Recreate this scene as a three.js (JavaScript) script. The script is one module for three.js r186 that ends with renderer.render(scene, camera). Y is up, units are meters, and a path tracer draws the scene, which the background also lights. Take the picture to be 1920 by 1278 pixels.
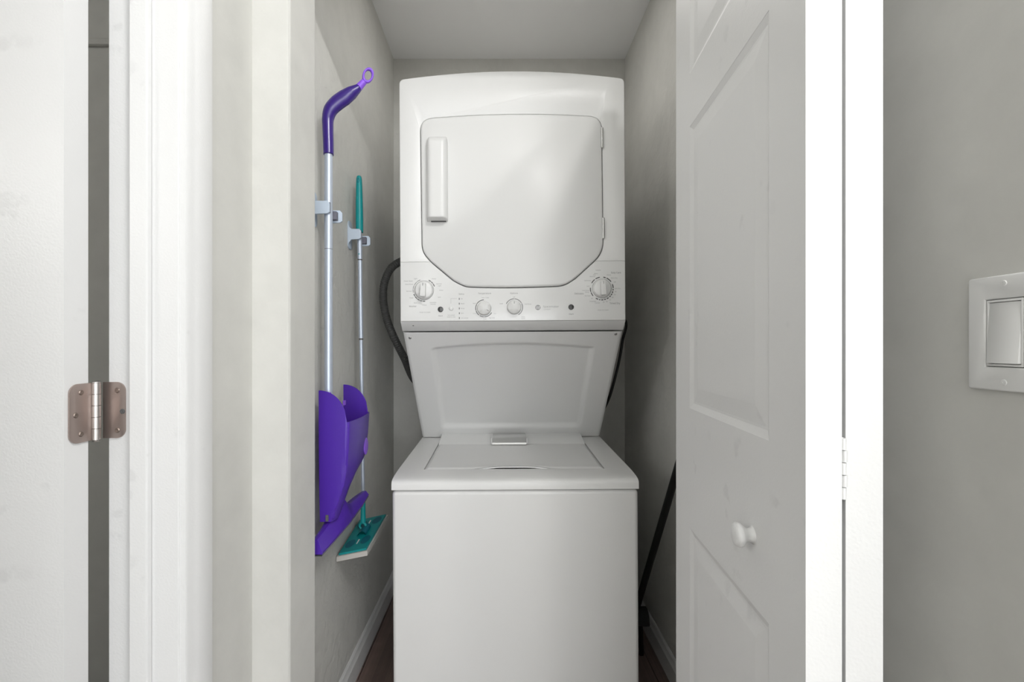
import * as THREE from 'three';
import { RoundedBoxGeometry } from 'three/addons/geometries/RoundedBoxGeometry.js';
import { RectAreaLightUniformsLib } from 'three/addons/lights/RectAreaLightUniformsLib.js';
import { mergeGeometries, toCreasedNormals } from 'three/addons/utils/BufferGeometryUtils.js';

// ---------------------------------------------------------------- camera, light, exposure
// Layout is given as X (right), Y (up), D (distance straight ahead of the camera); world z = -D.
const EYE = 1.11, F = 863;
const scene = new THREE.Scene();
const camera = new THREE.PerspectiveCamera(2 * Math.atan(639 / F) * 180 / Math.PI, 1920 / 1278, 0.02, 30);
camera.position.set(0, EYE, 0);
camera.lookAt(0, EYE, -1);
camera.setViewOffset(1920, 1278, 21, -11, 1920, 1278);
scene.background = new THREE.Color().setRGB(0.9, 0.95, 1);
const renderer = new THREE.WebGLRenderer({ antialias: true });
renderer.toneMapping = THREE.LinearToneMapping;
renderer.toneMappingExposure = 1.06;
renderer.shadowMap.enabled = true;
const WINDOW_L = 4.6, WINDOW_R = 1.7, SIDE_LAMP = 1.0, CLOSET_L = 4.4;   // unseen sources: window behind, window on the right, side-room globe, closet panel
const LAMP_W = 1.3;          // candela of each bulb of the unseen bar on the hall ceiling
// unseen window behind the camera, placed to light closet and hall frontally
RectAreaLightUniformsLib.init();
const WIN = { x0: -0.35, x1: 3.2, y0: 0.04, y1: 2.2 };
const unseenWindowLight = new THREE.RectAreaLight(new THREE.Color().setRGB(0.97, 0.985, 1), WINDOW_L, WIN.x1 - WIN.x0, WIN.y1 - WIN.y0);
unseenWindowLight.position.set((WIN.x0 + WIN.x1) / 2, (WIN.y0 + WIN.y1) / 2, 5.19);
unseenWindowLight.lookAt(unseenWindowLight.position.x, unseenWindowLight.position.y, -5);
scene.add(unseenWindowLight);
// unseen light panel above the dryer, placed to brighten closet ceiling and upper walls
const unseenClosetLight = new THREE.RectAreaLight(new THREE.Color().setRGB(1, 0.985, 0.96), CLOSET_L, 0.25, 0.25);
unseenClosetLight.position.set(0.04, 2.412, -1.56);
unseenClosetLight.lookAt(0.04, 0, -1.56);
scene.add(unseenClosetLight);
const WIR = { d0: -4.8, d1: -0.6, y0: 0.04, y1: 2.2 };   // unseen window in that room, placed to light the left walls
const unseenSideLight = new THREE.RectAreaLight(new THREE.Color().setRGB(0.97, 0.985, 1), WINDOW_R, WIR.d1 - WIR.d0, WIR.y1 - WIR.y0);
unseenSideLight.position.set(3.99, (WIR.y0 + WIR.y1) / 2, -(WIR.d0 + WIR.d1) / 2);
unseenSideLight.lookAt(-5, unseenSideLight.position.y, unseenSideLight.position.z);
scene.add(unseenSideLight);

// ---------------------------------------------------------------- helpers
let seed = 7;
const rnd = () => { seed = (seed * 1664525 + 1013904223) >>> 0; return seed / 4294967296; };
const V = (x, y, d) => new THREE.Vector3(x, y, -d);
const px = (x, D) => (x - 939) / F * D;               // picture measure at distance D -> metres
const py = (y, D) => EYE + (650 - y) / F * D;
const used = {};
const numbered = n => { const k = used[n] = (used[n] ?? -1) + 1; return k ? `${n}_${String(k).padStart(3, '0')}` : n; };
function uvMetres(g) {
  const p = g.attributes.position, n = g.attributes.normal, uv = new Float32Array(p.count * 2);
  for (let i = 0; i < p.count; i++) {
    const ax = Math.abs(n.getX(i)), ay = Math.abs(n.getY(i)), az = Math.abs(n.getZ(i));
    let a, b;
    if (ax >= ay && ax >= az) { a = p.getZ(i); b = p.getY(i); } else if (ay >= az) { a = p.getX(i); b = p.getZ(i); } else { a = p.getX(i); b = p.getY(i); }
    uv[2 * i] = a; uv[2 * i + 1] = b;
  }
  g.setAttribute('uv', new THREE.BufferAttribute(uv, 2));
  return g;
}
function box(x0, x1, y0, y1, d0, d1, r = 0, seg = 2) {
  const w = x1 - x0, h = y1 - y0, d = d1 - d0;
  const g = r ? new RoundedBoxGeometry(w, h, d, seg, Math.min(r, w / 2.01, h / 2.01, d / 2.01)) : new THREE.BoxGeometry(w, h, d);
  g.translate((x0 + x1) / 2, (y0 + y1) / 2, -(d0 + d1) / 2);
  return uvMetres(g);
}
const merge = list => mergeGeometries(list.map(g => {
  const h = g.index ? g.toNonIndexed() : g.clone();
  for (const k of Object.keys(h.attributes)) if (!['position', 'normal', 'uv'].includes(k)) h.deleteAttribute(k);
  if (!h.attributes.uv) uvMetres(h);
  return h;
}));
function mesh(name, geo, mat, parent = scene) {
  const m = new THREE.Mesh(Array.isArray(geo) ? merge(geo) : geo, mat);
  m.name = parent === scene ? numbered(name) : name;
  m.castShadow = m.receiveShadow = true;
  parent.add(m);
  return m;
}
function struct(name, geo, mat) { const m = mesh(name, geo, mat); m.userData.kind = 'structure'; return m; }
function group(name, pos, data) { const g = new THREE.Group(); g.name = numbered(name); g.position.copy(pos); g.userData = { ...data }; scene.add(g); return g; }
// profile given as [D, Y] points, pulled straight along X
function alongX(points, x0, x1) {
  const s = new THREE.Shape(points.map(([d, y]) => new THREE.Vector2(d, y)));
  const g = new THREE.ExtrudeGeometry(s, { depth: x1 - x0, bevelEnabled: false });
  // shape x = D, shape y = Y, extrude z -> X
  g.applyMatrix4(new THREE.Matrix4().set(0, 0, 1, x0, 0, 1, 0, 0, -1, 0, 0, 0, 0, 0, 0, 1));
  return uvMetres(toCreasedNormals(g, 0.6));
}
// outline given as [X, Y], front face at distance D, going back by depth, edges rounded by bev
function plate(shape, D, depth, bev = 0, seg = 3) {
  const g = new THREE.ExtrudeGeometry(shape, { depth: depth - 2 * bev, bevelEnabled: bev > 0, bevelSize: bev, bevelThickness: bev, bevelOffset: -bev, bevelSegments: seg, curveSegments: 16 });
  g.translate(0, 0, -D - depth + bev);
  return uvMetres(toCreasedNormals(g, 0.7));
}
const shapeOf = pts => new THREE.Shape(pts.map(([x, y]) => new THREE.Vector2(x, y)));
function rrect(x0, x1, y0, y1, r) {
  const s = new THREE.Shape();
  s.moveTo(x0 + r, y0); s.lineTo(x1 - r, y0); s.absarc(x1 - r, y0 + r, r, -Math.PI / 2, 0); s.lineTo(x1, y1 - r); s.absarc(x1 - r, y1 - r, r, 0, Math.PI / 2);
  s.lineTo(x0 + r, y1); s.absarc(x0 + r, y1 - r, r, Math.PI / 2, Math.PI); s.lineTo(x0, y0 + r); s.absarc(x0 + r, y0 + r, r, Math.PI, Math.PI * 1.5);
  return s;
}
// tube through points with a radius that may change along it; fn(t) returns [rA, rB] (across, toward side)
function sweep(pts, radius, segs = 60, radial = 20, closedEnds = true, side = new THREE.Vector3(0, 0, 1)) {
  const curve = new THREE.CatmullRomCurve3(pts, false, 'centripetal');
  const pos = [], idx = [];
  for (let i = 0; i <= segs; i++) {
    const t = i / segs, p = curve.getPointAt(t), T = curve.getTangentAt(t);
    const A = side.clone().sub(T.clone().multiplyScalar(side.dot(T))).normalize(), B = T.clone().cross(A);
    const r = radius(t), [ra, rb] = Array.isArray(r) ? r : [r, r];
    for (let j = 0; j < radial; j++) {
      const a = j / radial * Math.PI * 2;
      const q = p.clone().addScaledVector(A, Math.cos(a) * ra).addScaledVector(B, Math.sin(a) * rb);
      pos.push(q.x, q.y, q.z);
    }
  }
  for (let i = 0; i < segs; i++) for (let j = 0; j < radial; j++) {
    const a = i * radial + j, b = i * radial + (j + 1) % radial, c = a + radial, d = b + radial;
    idx.push(a, b, c, b, d, c);
  }
  if (closedEnds) for (const i of [0, segs]) {
    const p = curve.getPointAt(i / segs), k = pos.length / 3; pos.push(p.x, p.y, p.z);
    for (let j = 0; j < radial; j++) { const a = i * radial + j, b = i * radial + (j + 1) % radial; i ? idx.push(a, b, k) : idx.push(b, a, k); }
  }
  const g = new THREE.BufferGeometry();
  g.setAttribute('position', new THREE.Float32BufferAttribute(pos, 3)); g.setIndex(idx);
  g.computeVertexNormals();
  return uvMetres(g);
}
function rod(a, b, r, radial = 24, r2 = r) {
  const d = b.clone().sub(a), g = new THREE.CylinderGeometry(r2, r, d.length(), radial);
  g.applyQuaternion(new THREE.Quaternion().setFromUnitVectors(new THREE.Vector3(0, 1, 0), d.clone().normalize()));
  g.translate((a.x + b.x) / 2, (a.y + b.y) / 2, (a.z + b.z) / 2);
  return uvMetres(g);
}
// turned part whose axis points at the viewer (+z); profile [r, z]
function turned(profile, x, y, D, radial = 40) {
  const g = new THREE.LatheGeometry(profile.map(([r, z]) => new THREE.Vector2(r, z)), radial);
  g.rotateX(Math.PI / 2); g.translate(x, y, -D);
  return uvMetres(toCreasedNormals(g, 0.6));
}
// smooth surface: fn(u, v) -> Vector3 on a grid
function grid(fn, nu, nv) {
  const pos = [], idx = [];
  for (let j = 0; j <= nv; j++) for (let i = 0; i <= nu; i++) { const p = fn(i / nu, j / nv); pos.push(p.x, p.y, p.z); }
  for (let j = 0; j < nv; j++) for (let i = 0; i < nu; i++) { const a = j * (nu + 1) + i, b = a + 1, c = a + nu + 1, d = c + 1; idx.push(a, b, c, b, d, c); }
  const g = new THREE.BufferGeometry();
  g.setAttribute('position', new THREE.Float32BufferAttribute(pos, 3)); g.setIndex(idx); g.computeVertexNormals();
  return uvMetres(g);
}
const lerp = (a, b, t) => a + (b - a) * t;
const sstep = (a, b, x) => { const t = Math.min(1, Math.max(0, (x - a) / (b - a))); return t * t * (3 - 2 * t); };
function table(rows, x) {           // piecewise-linear lookup in rows of [x, value], rising x
  if (x <= rows[0][0]) return rows[0][1];
  for (let i = 1; i < rows.length; i++) if (x <= rows[i][0]) return lerp(rows[i - 1][1], rows[i][1], (x - rows[i - 1][0]) / (rows[i][0] - rows[i - 1][0]));
  return rows[rows.length - 1][1];
}

// ---------------------------------------------------------------- textures (tileable noise) and materials
function lattice(n, s) { const a = new Float32Array(n * n); let q = s; for (let i = 0; i < n * n; i++) { q = (q * 1664525 + 1013904223) >>> 0; a[i] = q / 4294967296; } return a; }
function noiseField(size, cells, s) {
  const L = lattice(cells, s), out = new Float32Array(size * size);
  for (let y = 0; y < size; y++) for (let x = 0; x < size; x++) {
    const fx = x / size * cells, fy = y / size * cells, ix = Math.floor(fx), iy = Math.floor(fy);
    const tx = sstep(0, 1, fx - ix), ty = sstep(0, 1, fy - iy), i1 = (ix + 1) % cells, j1 = (iy + 1) % cells;
    out[y * size + x] = lerp(lerp(L[iy * cells + ix], L[iy * cells + i1], tx), lerp(L[j1 * cells + ix], L[j1 * cells + i1], tx), ty);
  }
  return out;
}
function fbm(size, cells, octaves, s) {
  const out = new Float32Array(size * size); let amp = 1, tot = 0;
  for (let o = 0; o < octaves; o++) { const f = noiseField(size, cells << o, s + o * 97); for (let i = 0; i < out.length; i++) out[i] += amp * f[i]; tot += amp; amp *= 0.5; }
  for (let i = 0; i < out.length; i++) out[i] /= tot;
  return out;
}
function tex(size, fn, srgb, metres) {
  const d = new Uint8Array(size * size * 4);
  for (let i = 0; i < size * size; i++) { const c = fn(i, i % size, (i / size) | 0); const a = Array.isArray(c) ? c : [c, c, c]; for (let k = 0; k < 3; k++) d[4 * i + k] = Math.max(0, Math.min(255, a[k] * 255)); d[4 * i + 3] = 255; }
  const t = new THREE.DataTexture(d, size, size); t.wrapS = t.wrapT = THREE.RepeatWrapping; t.magFilter = THREE.LinearFilter; t.minFilter = THREE.LinearMipmapLinearFilter; t.generateMipmaps = true;
  if (srgb) t.colorSpace = THREE.SRGBColorSpace;
  t.repeat.set(1 / metres, 1 / metres); t.needsUpdate = true;
  return t;
}
const coarse = fbm(512, 24, 4, 11), fine = fbm(512, 96, 2, 31), broad = fbm(512, 6, 4, 71);
// knock-down plaster: flattened blobs
const plaster = tex(512, i => 0.8 * sstep(0.40, 0.62, coarse[i]) + 0.2 * fine[i], false, 0.55);
const plasterTone = tex(512, i => { const v = 0.965 + 0.05 * (broad[i] - 0.5) + 0.03 * (coarse[i] - 0.5); return [v, v, v]; }, true, 0.9);
const brush = tex(512, i => fine[i], false, 0.25);
// painted woodwork with small grey knocks
const scuffs = tex(512, (i, x, y) => { const v = 0.985 - 0.035 * sstep(0.68, 0.80, coarse[i]) * sstep(0.52, 0.66, broad[i]) ; return [v, v, v]; }, true, 0.8);
const lin = (r, g, b) => new THREE.Color().setRGB(r, g, b);
const std = (c, rough, o = {}) => new THREE.MeshStandardMaterial({ color: c, roughness: rough, side: THREE.DoubleSide, ...o });
const phys = (c, rough, o = {}) => new THREE.MeshPhysicalMaterial({ color: c, roughness: rough, side: THREE.DoubleSide, ...o });
const M = {
  wall: std(lin(0.69, 0.685, 0.65), 0.85, { bumpMap: plaster, bumpScale: 0.0009, map: plasterTone }),
  wallSmooth: std(lin(0.69, 0.685, 0.65), 0.85, { bumpMap: plaster, bumpScale: 0.00015, map: plasterTone }),
  ceiling: std(lin(0.84, 0.84, 0.84), 0.9),
  trim: std(lin(0.77, 0.77, 0.765), 0.4, { bumpMap: brush, bumpScale: 0.00015, map: scuffs }),
  door: std(lin(0.77, 0.77, 0.765), 0.4, { bumpMap: brush, bumpScale: 0.00012, map: scuffs }),
  enamel: phys(lin(0.81, 0.81, 0.80), 0.42, { clearcoat: 0.2, clearcoatRoughness: 0.25 }),
  plasticWhite: phys(lin(0.80, 0.80, 0.79), 0.35),
  seam: std(lin(0.10, 0.10, 0.10), 0.7),
  print: std(lin(0.16, 0.16, 0.16), 0.6),
  darkButton: std(lin(0.06, 0.06, 0.06), 0.3),
  chrome: std(lin(0.62, 0.62, 0.61), 0.22, { metalness: 0.9 }),
  hinge: std(lin(0.42, 0.345, 0.315), 0.36, { metalness: 0.85 }),
  hingePin: std(lin(0.50, 0.47, 0.45), 0.3, { metalness: 0.9 }),
  screw: std(lin(0.30, 0.25, 0.22), 0.35, { metalness: 0.9 }),
  alu: std(lin(0.56, 0.62, 0.72), 0.4, { metalness: 0.5 }),
  purple: phys(lin(0.075, 0.022, 0.36), 0.33),
  purpleDeep: phys(lin(0.034, 0.011, 0.19), 0.3, { clearcoat: 0.3, clearcoatRoughness: 0.2 }),
  lilac: phys(lin(0.26, 0.10, 0.72), 0.4),
  teal: phys(lin(0.0, 0.26, 0.27), 0.4),
  tealDark: phys(lin(0.0, 0.12, 0.17), 0.5),
  clip: phys(lin(0.50, 0.58, 0.68), 0.45),
  clipGrip: std(lin(0.14, 0.14, 0.17), 0.7),
  pad: std(lin(0.55, 0.53, 0.50), 0.95),
  hose: std(lin(0.055, 0.055, 0.053), 0.55),
  black: std(lin(0.006, 0.006, 0.006), 0.6),
  bristle: std(lin(0.008, 0.008, 0.008), 0.95),
  white: std(lin(0.78, 0.78, 0.78), 0.5),
  glass: phys(lin(1, 1, 1), 0.02, { transmission: 1, thickness: 0 }),
  bulb: std(lin(0.9, 0.9, 0.88), 0.5, { emissive: lin(1, 0.97, 0.93), emissiveIntensity: 6 }),
};

// ---------------------------------------------------------------- the rooms
const CEIL = 2.44;
const wallBox = (n, ...a) => struct(n, box(...a), /hall|room/.test(n) ? M.wallSmooth : M.wall);
wallBox('wall_hall_left', -0.6456, -0.53, 0, CEIL, 0.775, 0.981);
wallBox('wall_hall_left_near', -0.6456, -0.53, 0, CEIL, -5.2, -0.04);
wallBox('wall_over_left_doorway', -0.6456, -0.53, 2.06, CEIL, -0.04, 0.775);
struct('wall_closet_front_left', box(-0.80, -0.45, 0, CEIL, 0.981, 1.119, 0.006), M.wallSmooth);
struct('wall_closet_front_right', box(0.45, 0.75, 0, CEIL, 0.981, 1.119, 0.006), M.wallSmooth);
wallBox('wall_over_closet', -0.45, 0.45, 2.055, CEIL, 0.981, 1.119);
wallBox('wall_closet_left', -0.62, -0.495, 0, CEIL, 1.119, 2.126);
wallBox('wall_closet_right', 0.573, 0.70, 0, CEIL, 1.119, 2.126);
wallBox('wall_closet_back', -0.80, 0.80, 0, CEIL, 2.126, 2.25);
wallBox('wall_hall_right', 0.50, 0.62, 0, CEIL, 0.27, 0.981);
struct('wall_unseen_room_right', [box(4.0, 4.12, 0, CEIL, -5.2, WIR.d0), box(4.0, 4.12, 0, CEIL, WIR.d1, 0.39), box(4.0, 4.12, 0, WIR.y0, WIR.d0, WIR.d1), box(4.0, 4.12, WIR.y1, CEIL, WIR.d0, WIR.d1)], M.wall);  // room out of view, sized so its windows light hall and closet
{
  const w = new THREE.Group(); w.name = 'unseen_window_2'; w.userData = { kind: 'structure' }; scene.add(w);  // out of view, placed to light the walls on the left
  const dm = (WIR.d0 + WIR.d1) / 2, f = 0.045;
  for (const [y0, y1, d0, d1] of [[WIR.y0, WIR.y0 + f, WIR.d0, WIR.d1], [WIR.y1 - f, WIR.y1, WIR.d0, WIR.d1], [WIR.y0 + f, WIR.y1 - f, WIR.d0, WIR.d0 + f], [WIR.y0 + f, WIR.y1 - f, WIR.d1 - f, WIR.d1], [WIR.y0 + f, WIR.y1 - f, dm - f / 2, dm + f / 2]]) mesh('window_frame', [box(4.04, 4.10, y0, y1, d0, d1, 0.004)], M.trim, w);
  for (const [d0, d1] of [[WIR.d0 + f, dm - f / 2], [dm + f / 2, WIR.d1 - f]]) mesh('pane', [box(4.068, 4.072, WIR.y0 + f, WIR.y1 - f, d0, d1)], M.glass, w);
}
wallBox('wall_unseen_room_front', 0.62, 4.0, 0, CEIL, 0.27, 0.39);
struct('wall_unseen_room_back', [box(-0.6456, WIN.x0, 0, CEIL, -5.32, -5.2), box(WIN.x1, 4.12, 0, CEIL, -5.32, -5.2), box(WIN.x0, WIN.x1, 0, WIN.y0, -5.32, -5.2), box(WIN.x0, WIN.x1, WIN.y1, CEIL, -5.32, -5.2)], M.wall);  // far wall of the unseen room, set back to even out the light
{
  const w = new THREE.Group(); w.name = 'unseen_window_1'; w.userData = { kind: 'structure' }; scene.add(w);  // out of view, placed as the frontal light on the machine
  const xm = (WIN.x0 + WIN.x1) / 2, f = 0.045;
  for (const a of [[WIN.x0, WIN.x1, WIN.y0, WIN.y0 + f], [WIN.x0, WIN.x1, WIN.y1 - f, WIN.y1], [WIN.x0, WIN.x0 + f, WIN.y0 + f, WIN.y1 - f], [WIN.x1 - f, WIN.x1, WIN.y0 + f, WIN.y1 - f], [xm - f / 2, xm + f / 2, WIN.y0 + f, WIN.y1 - f]]) mesh('window_frame', [box(...a, -5.30, -5.24, 0.004)], M.trim, w);
  for (const [x0, x1] of [[WIN.x0 + f, xm - f / 2], [xm + f / 2, WIN.x1 - f]]) mesh('pane', [box(x0, x1, WIN.y0 + f, WIN.y1 - f, -5.272, -5.268)], M.glass, w);
}
wallBox('wall_side_room_far', -2.4, -0.62, 0, CEIL, 1.5, 1.62);
wallBox('wall_side_room_left', -2.52, -2.4, 0, CEIL, -1.1, 1.62);
wallBox('wall_side_room_near', -2.4, -0.6456, 0, CEIL, -1.1, -0.98);
struct('ceiling', box(-2.52, 4.12, CEIL, CEIL + 0.1, -5.32, 2.25), M.ceiling);
struct('trim_side_room', box(-2.4, -0.80, 2.085, 2.108, 1.486, 1.5, 0.004), M.wall);

// floor: dark brown planks laid toward the closet
{
  const f = struct('floor', box(-2.52, 4.12, -0.1, -0.006, -5.32, 2.25), M.seam);
  const mats = [0, 1, 2, 3].map(k => {
    const g = fbm(256, 8, 4, 200 + k * 13), st = lattice(256, 900 + k);
    const base = [[0.50, 0.42, 0.39], [0.45, 0.375, 0.35], [0.55, 0.465, 0.435], [0.47, 0.40, 0.375]][k];
    const t = tex(256, (i, x, y) => { const grain = 0.84 + 0.2 * st[x] * 0.5 + 0.35 * (g[((y >> 3) << 8) + x] - 0.5) + 0.2 * (g[i] - 0.5); return base.map(c => c * grain); }, true, 0.6);
    return std(lin(1, 1, 1), 0.5, { map: t });
  });
  const w = 0.125, L = 1.2;
  const g0 = box(-w / 2 + 0.001, w / 2 - 0.001, -0.006, 0, -L / 2 + 0.001, L / 2 - 0.001, 0.0015, 1);
  let n = 0;
  for (let x = -0.54; x < 1.0; x += w) {
    const off = (n++ * 0.47) % L;
    for (let d = -2.0 - off; d < 2.2; d += L) { const p = mesh('plank', g0, mats[(rnd() * 4) | 0], f); p.position.set(x, 0, -d - L / 2 + 0.6 - 0.6); }
  }
}
// added pale carpet behind the camera, bounces light up to the closet ceiling
struct('added_floor_carpet', box(-0.53, 4.0, 0.0005, 0.012, -5.2, -0.75, 0.004), std(lin(0.72, 0.71, 0.68), 0.98, { bumpMap: brush, bumpScale: 0.002 }));
// baseboards
{
  const prof = (x0, s, d0, d1) => { // moulded strip along D at wall x0, s = +1 grows toward +X
    const g = new THREE.ExtrudeGeometry(shapeOf([[0, 0], [0.013, 0], [0.013, 0.062], [0.009, 0.070], [0.007, 0.082], [0.003, 0.088], [0, 0.088]].map(([a, b]) => [x0 + s * a, b])), { depth: d1 - d0, bevelEnabled: false });
    g.translate(0, 0, -d1); return uvMetres(toCreasedNormals(g, 0.4));
  };
  struct('baseboard_closet_left', prof(-0.495, 1, 1.119, 2.126), M.trim);
  struct('baseboard_closet_right', prof(0.573, -1, 1.119, 2.126), M.trim);
  struct('baseboard_closet_back', box(-0.482, 0.56, 0, 0.088, 2.113, 2.126, 0.003), M.trim);
  struct('baseboard_hall_right', prof(0.50, -1, 0.27, 0.981), M.trim);
  struct('baseboard_hall_left', prof(-0.53, 1, 0.83, 0.981), M.trim);
}
// door frame of the doorway on the left: jamb, stop, casing
{
  struct('trim_jamb', box(-0.6456, -0.53, 0, 2.045, 0.757, 0.775, 0.002), M.trim);
  struct('trim_door_stop', box(-0.603, -0.573, 0, 2.035, 0.745, 0.757, 0.003), M.trim);
  // casing: stepped moulding, profile in X-D, standing up
  const s = shapeOf([[-0.53, 0.760], [-0.5215, 0.7605], [-0.5195, 0.764], [-0.5185, 0.776], [-0.5165, 0.782], [-0.5145, 0.790], [-0.5135, 0.815], [-0.516, 0.8235], [-0.53, 0.825]].map(([x, d]) => [x, -d]));
  const g = new THREE.ExtrudeGeometry(s, { depth: 2.105, bevelEnabled: false });
  // shape (x, -d) extruded z -> Y
  g.applyMatrix4(new THREE.Matrix4().set(1, 0, 0, 0, 0, 0, 1, 0, 0, 1, 0, 0, 0, 0, 0, 1));
  struct('trim_casing', uvMetres(toCreasedNormals(g, 0.5)), M.trim);
  struct('trim_head_jamb', box(-0.6456, -0.53, 2.045, 2.06, -0.04, 0.775), M.trim);
  struct('trim_jamb_near', box(-0.6456, -0.53, 0, 2.045, -0.04, -0.022), M.trim);
}

// ---------------------------------------------------------------- doors
function leafPanels(parent, w, y0, y1, th, spans, inset0, inset1, flip) {
  // slab in local coordinates: x along the width, y up, z thickness 0..-th (front face z = 0)
  const bars = [box(0, inset0, y0, y1, 0, th), box(w - inset1, w, y0, y1, 0, th)], ends = [y0, ...spans.flat(), y1];
  for (let k = 0; k < ends.length; k += 2) bars.push(box(inset0, w - inset1, ends[k], ends[k + 1], 0, th));
  const frame = mesh('frame', bars, M.door, parent);
  for (const [a, b] of spans) {
    // raised field with a sloped border on both faces
    const inset = k => [inset0 + k, w - inset1 - k, a + k, b - k], tri = [];
    const C = (r, z) => [[r[0], r[2], z], [r[1], r[2], z], [r[1], r[3], z], [r[0], r[3], z]];
    const quad = (p, q, r, t) => tri.push(...p, ...q, ...r, ...p, ...r, ...t);
    for (const f of [0, 1]) {
      const Z = z => f ? -th - z : z, rings = [[0, -0.0003], [0.010, -0.0036], [0.014, -0.0036], [0.038, -0.001]].map(([k, z]) => C(inset(k), Z(z)));
      if (f) rings.forEach(r => r.reverse());
      quad(...rings[3]);
      for (let j = 0; j < 3; j++) for (let k = 0; k < 4; k++) quad(rings[j][k], rings[j][(k + 1) % 4], rings[j + 1][(k + 1) % 4], rings[j + 1][k]);
    }
    const q = new THREE.BufferGeometry(); q.setAttribute('position', new THREE.Float32BufferAttribute(tri, 3)); q.computeVertexNormals();
    mesh('panel', uvMetres(q), M.door, parent);
  }
  return frame;
}
// open hinged door on the left
{
  const g = group('door', new THREE.Vector3(-0.658, 0, -0.693), { kind: 'structure' }); g.name = 'door_1';
  const L = new THREE.Group(); L.name = 'leaf'; g.add(L);
  L.rotation.y = 0; L.position.set(-0.76, 0, 0);
  leafPanels(L, 0.76, 0.012, 2.035, 0.041, [[0.23, 0.78], [0.98, 1.52], [1.62, 1.92]], 0.125, 0.13);
}
// butt hinge between that door and its jamb
{
  const yc = py(770, 0.745), h = 0.092;
  const g = group('butt_hinge', V(-0.6525, yc - h / 2, 0.742), { label: 'brushed nickel butt hinge between the open white door and its jamb', category: 'hinge' });
  const knuckleR = 0.0063, leafShape = (w, r) => { // rounded on the outer corners
    const s = new THREE.Shape(); s.moveTo(0, 0); s.lineTo(w - r, 0); s.absarc(w - r, r, r, -Math.PI / 2, 0); s.lineTo(w, h - r); s.absarc(w - r, h - r, r, 0, Math.PI / 2); s.lineTo(0, h); s.closePath(); return s;
  };
  const leafGeo = w => { const e = new THREE.ExtrudeGeometry(leafShape(w, 0.0145), { depth: 0.0016, bevelEnabled: true, bevelSize: 0.0006, bevelThickness: 0.0006, bevelOffset: -0.0006, bevelSegments: 2 }); return uvMetres(toCreasedNormals(e, 0.6)); };
  const screwAt = (parent, x, y, hole) => {
    const r = 0.0042;
    mesh('screw', turned([[0, 0.0008], [0.0012, 0.0008], [0.0014, 0.0014], [r * 0.8, 0.0016], [r, 0.0008], [r, 0]], x, y, 0, 20), hole ? M.seam : M.screw, parent).position.z = 0.002;
  };
  const a = mesh('leaf', leafGeo(0.0365), M.hinge, g);             // on the jamb, faces the camera
  a.position.set(0.0, 0, -0.0145); 
  screwAt(a, 0.024, h - 0.0135); screwAt(a, 0.0325, h / 2 - 0.002, true); screwAt(a, 0.024, 0.013);
  const b = mesh('leaf', leafGeo(0.045), M.hinge, g);             // on the door edge, faces the hall
  b.rotation.y = Math.PI / 2; b.scale.x = -1; b.position.set(-0.0045, 0, -0.002);
  screwAt(b, 0.026, h - 0.0135); screwAt(b, 0.035, h / 2 - 0.002); screwAt(b, 0.026, 0.0135);
  for (let k = 0; k < 5; k++) { const y0 = k * h / 5 + 0.0004, y1 = (k + 1) * h / 5 - 0.0004; mesh('knuckle', rod(new THREE.Vector3(0, y0, 0), new THREE.Vector3(0, y1, 0), knuckleR), M.hingePin, g); }
  const pin = new THREE.LatheGeometry([[0, h + 0.003], [0.004, h + 0.0028], [0.0058, h + 0.0015], [0.006, h], [0.0035, h - 0.0005], [0.0035, -0.001], [0.005, -0.0015], [0.004, -0.003], [0, -0.003]].map(p => new THREE.Vector2(...p)), 24);
  mesh('pin', uvMetres(toCreasedNormals(pin, 0.6)), M.hingePin, g);
}
// folded bifold closet door on the right
{
  const g = new THREE.Group(); g.name = 'door_2'; g.userData = { kind: 'structure' }; scene.add(g);
  const N = [0.308, 0.465], W = 0.448, th = 0.0346;
  const spans = [[0.16, 0.785], [1.0, 1.505], [1.60, 1.86]];
  const mk = (x, d, x2, d2) => {
    const L = new THREE.Group(); L.name = 'leaf'; g.add(L);
    // local x runs from the fold edge to the back, local -z is the thickness (toward the wall)
    L.position.copy(V(x, 0, d)); L.rotation.y = Math.atan2(d2 - d, x2 - x);
    // panels drawn on the face turned to the left
    leafPanels(L, W, 0.015, 2.0, th, spans, 0.075, 0.085);
    return L;
  };
  const a = mk(N[0], N[1], 0.347, 0.91);
  a.scale.z = -1;
  const b = mk(N[0] + th + 0.0058, N[1], 0.402, 0.91); b.scale.z = -1;
  // white knob on the lock rail
  const kn = new THREE.LatheGeometry([[0, 0.024], [0.008, 0.0235], [0.013, 0.0215], [0.0155, 0.018], [0.0145, 0.014], [0.010, 0.010], [0.008, 0.006], [0.009, 0.002], [0.011, 0]].map(p => new THREE.Vector2(...p)), 32);
  kn.rotateX(Math.PI / 2);
  const knob = mesh('knob', uvMetres(kn), M.door, a); knob.position.set(0.118, 0.872, 0);
  // painted-over hinge in the fold
  const hx = N[0] + th + 0.0029, hg = new THREE.Group(); hg.name = 'fold_hinge'; g.add(hg);
  const y0 = py(935, 0.465), y1 = py(820, 0.465), n = 5;
  for (let k = 0; k < n; k++) {
    const a0 = lerp(y0, y1, k / n) + 0.0004, a1 = lerp(y0, y1, (k + 1) / n) - 0.0004;
    mesh('knuckle', rod(V(hx + (k % 2 ? 0.0006 : -0.0006), a0, 0.4645), V(hx + (k % 2 ? 0.0006 : -0.0006), a1, 0.4645), 0.0032, 14), M.door, hg);
  }
  mesh('hinge_leaf', box(hx - 0.0016, hx + 0.0016, y0, y1, 0.466, 0.49), M.door, hg);
}

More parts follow.
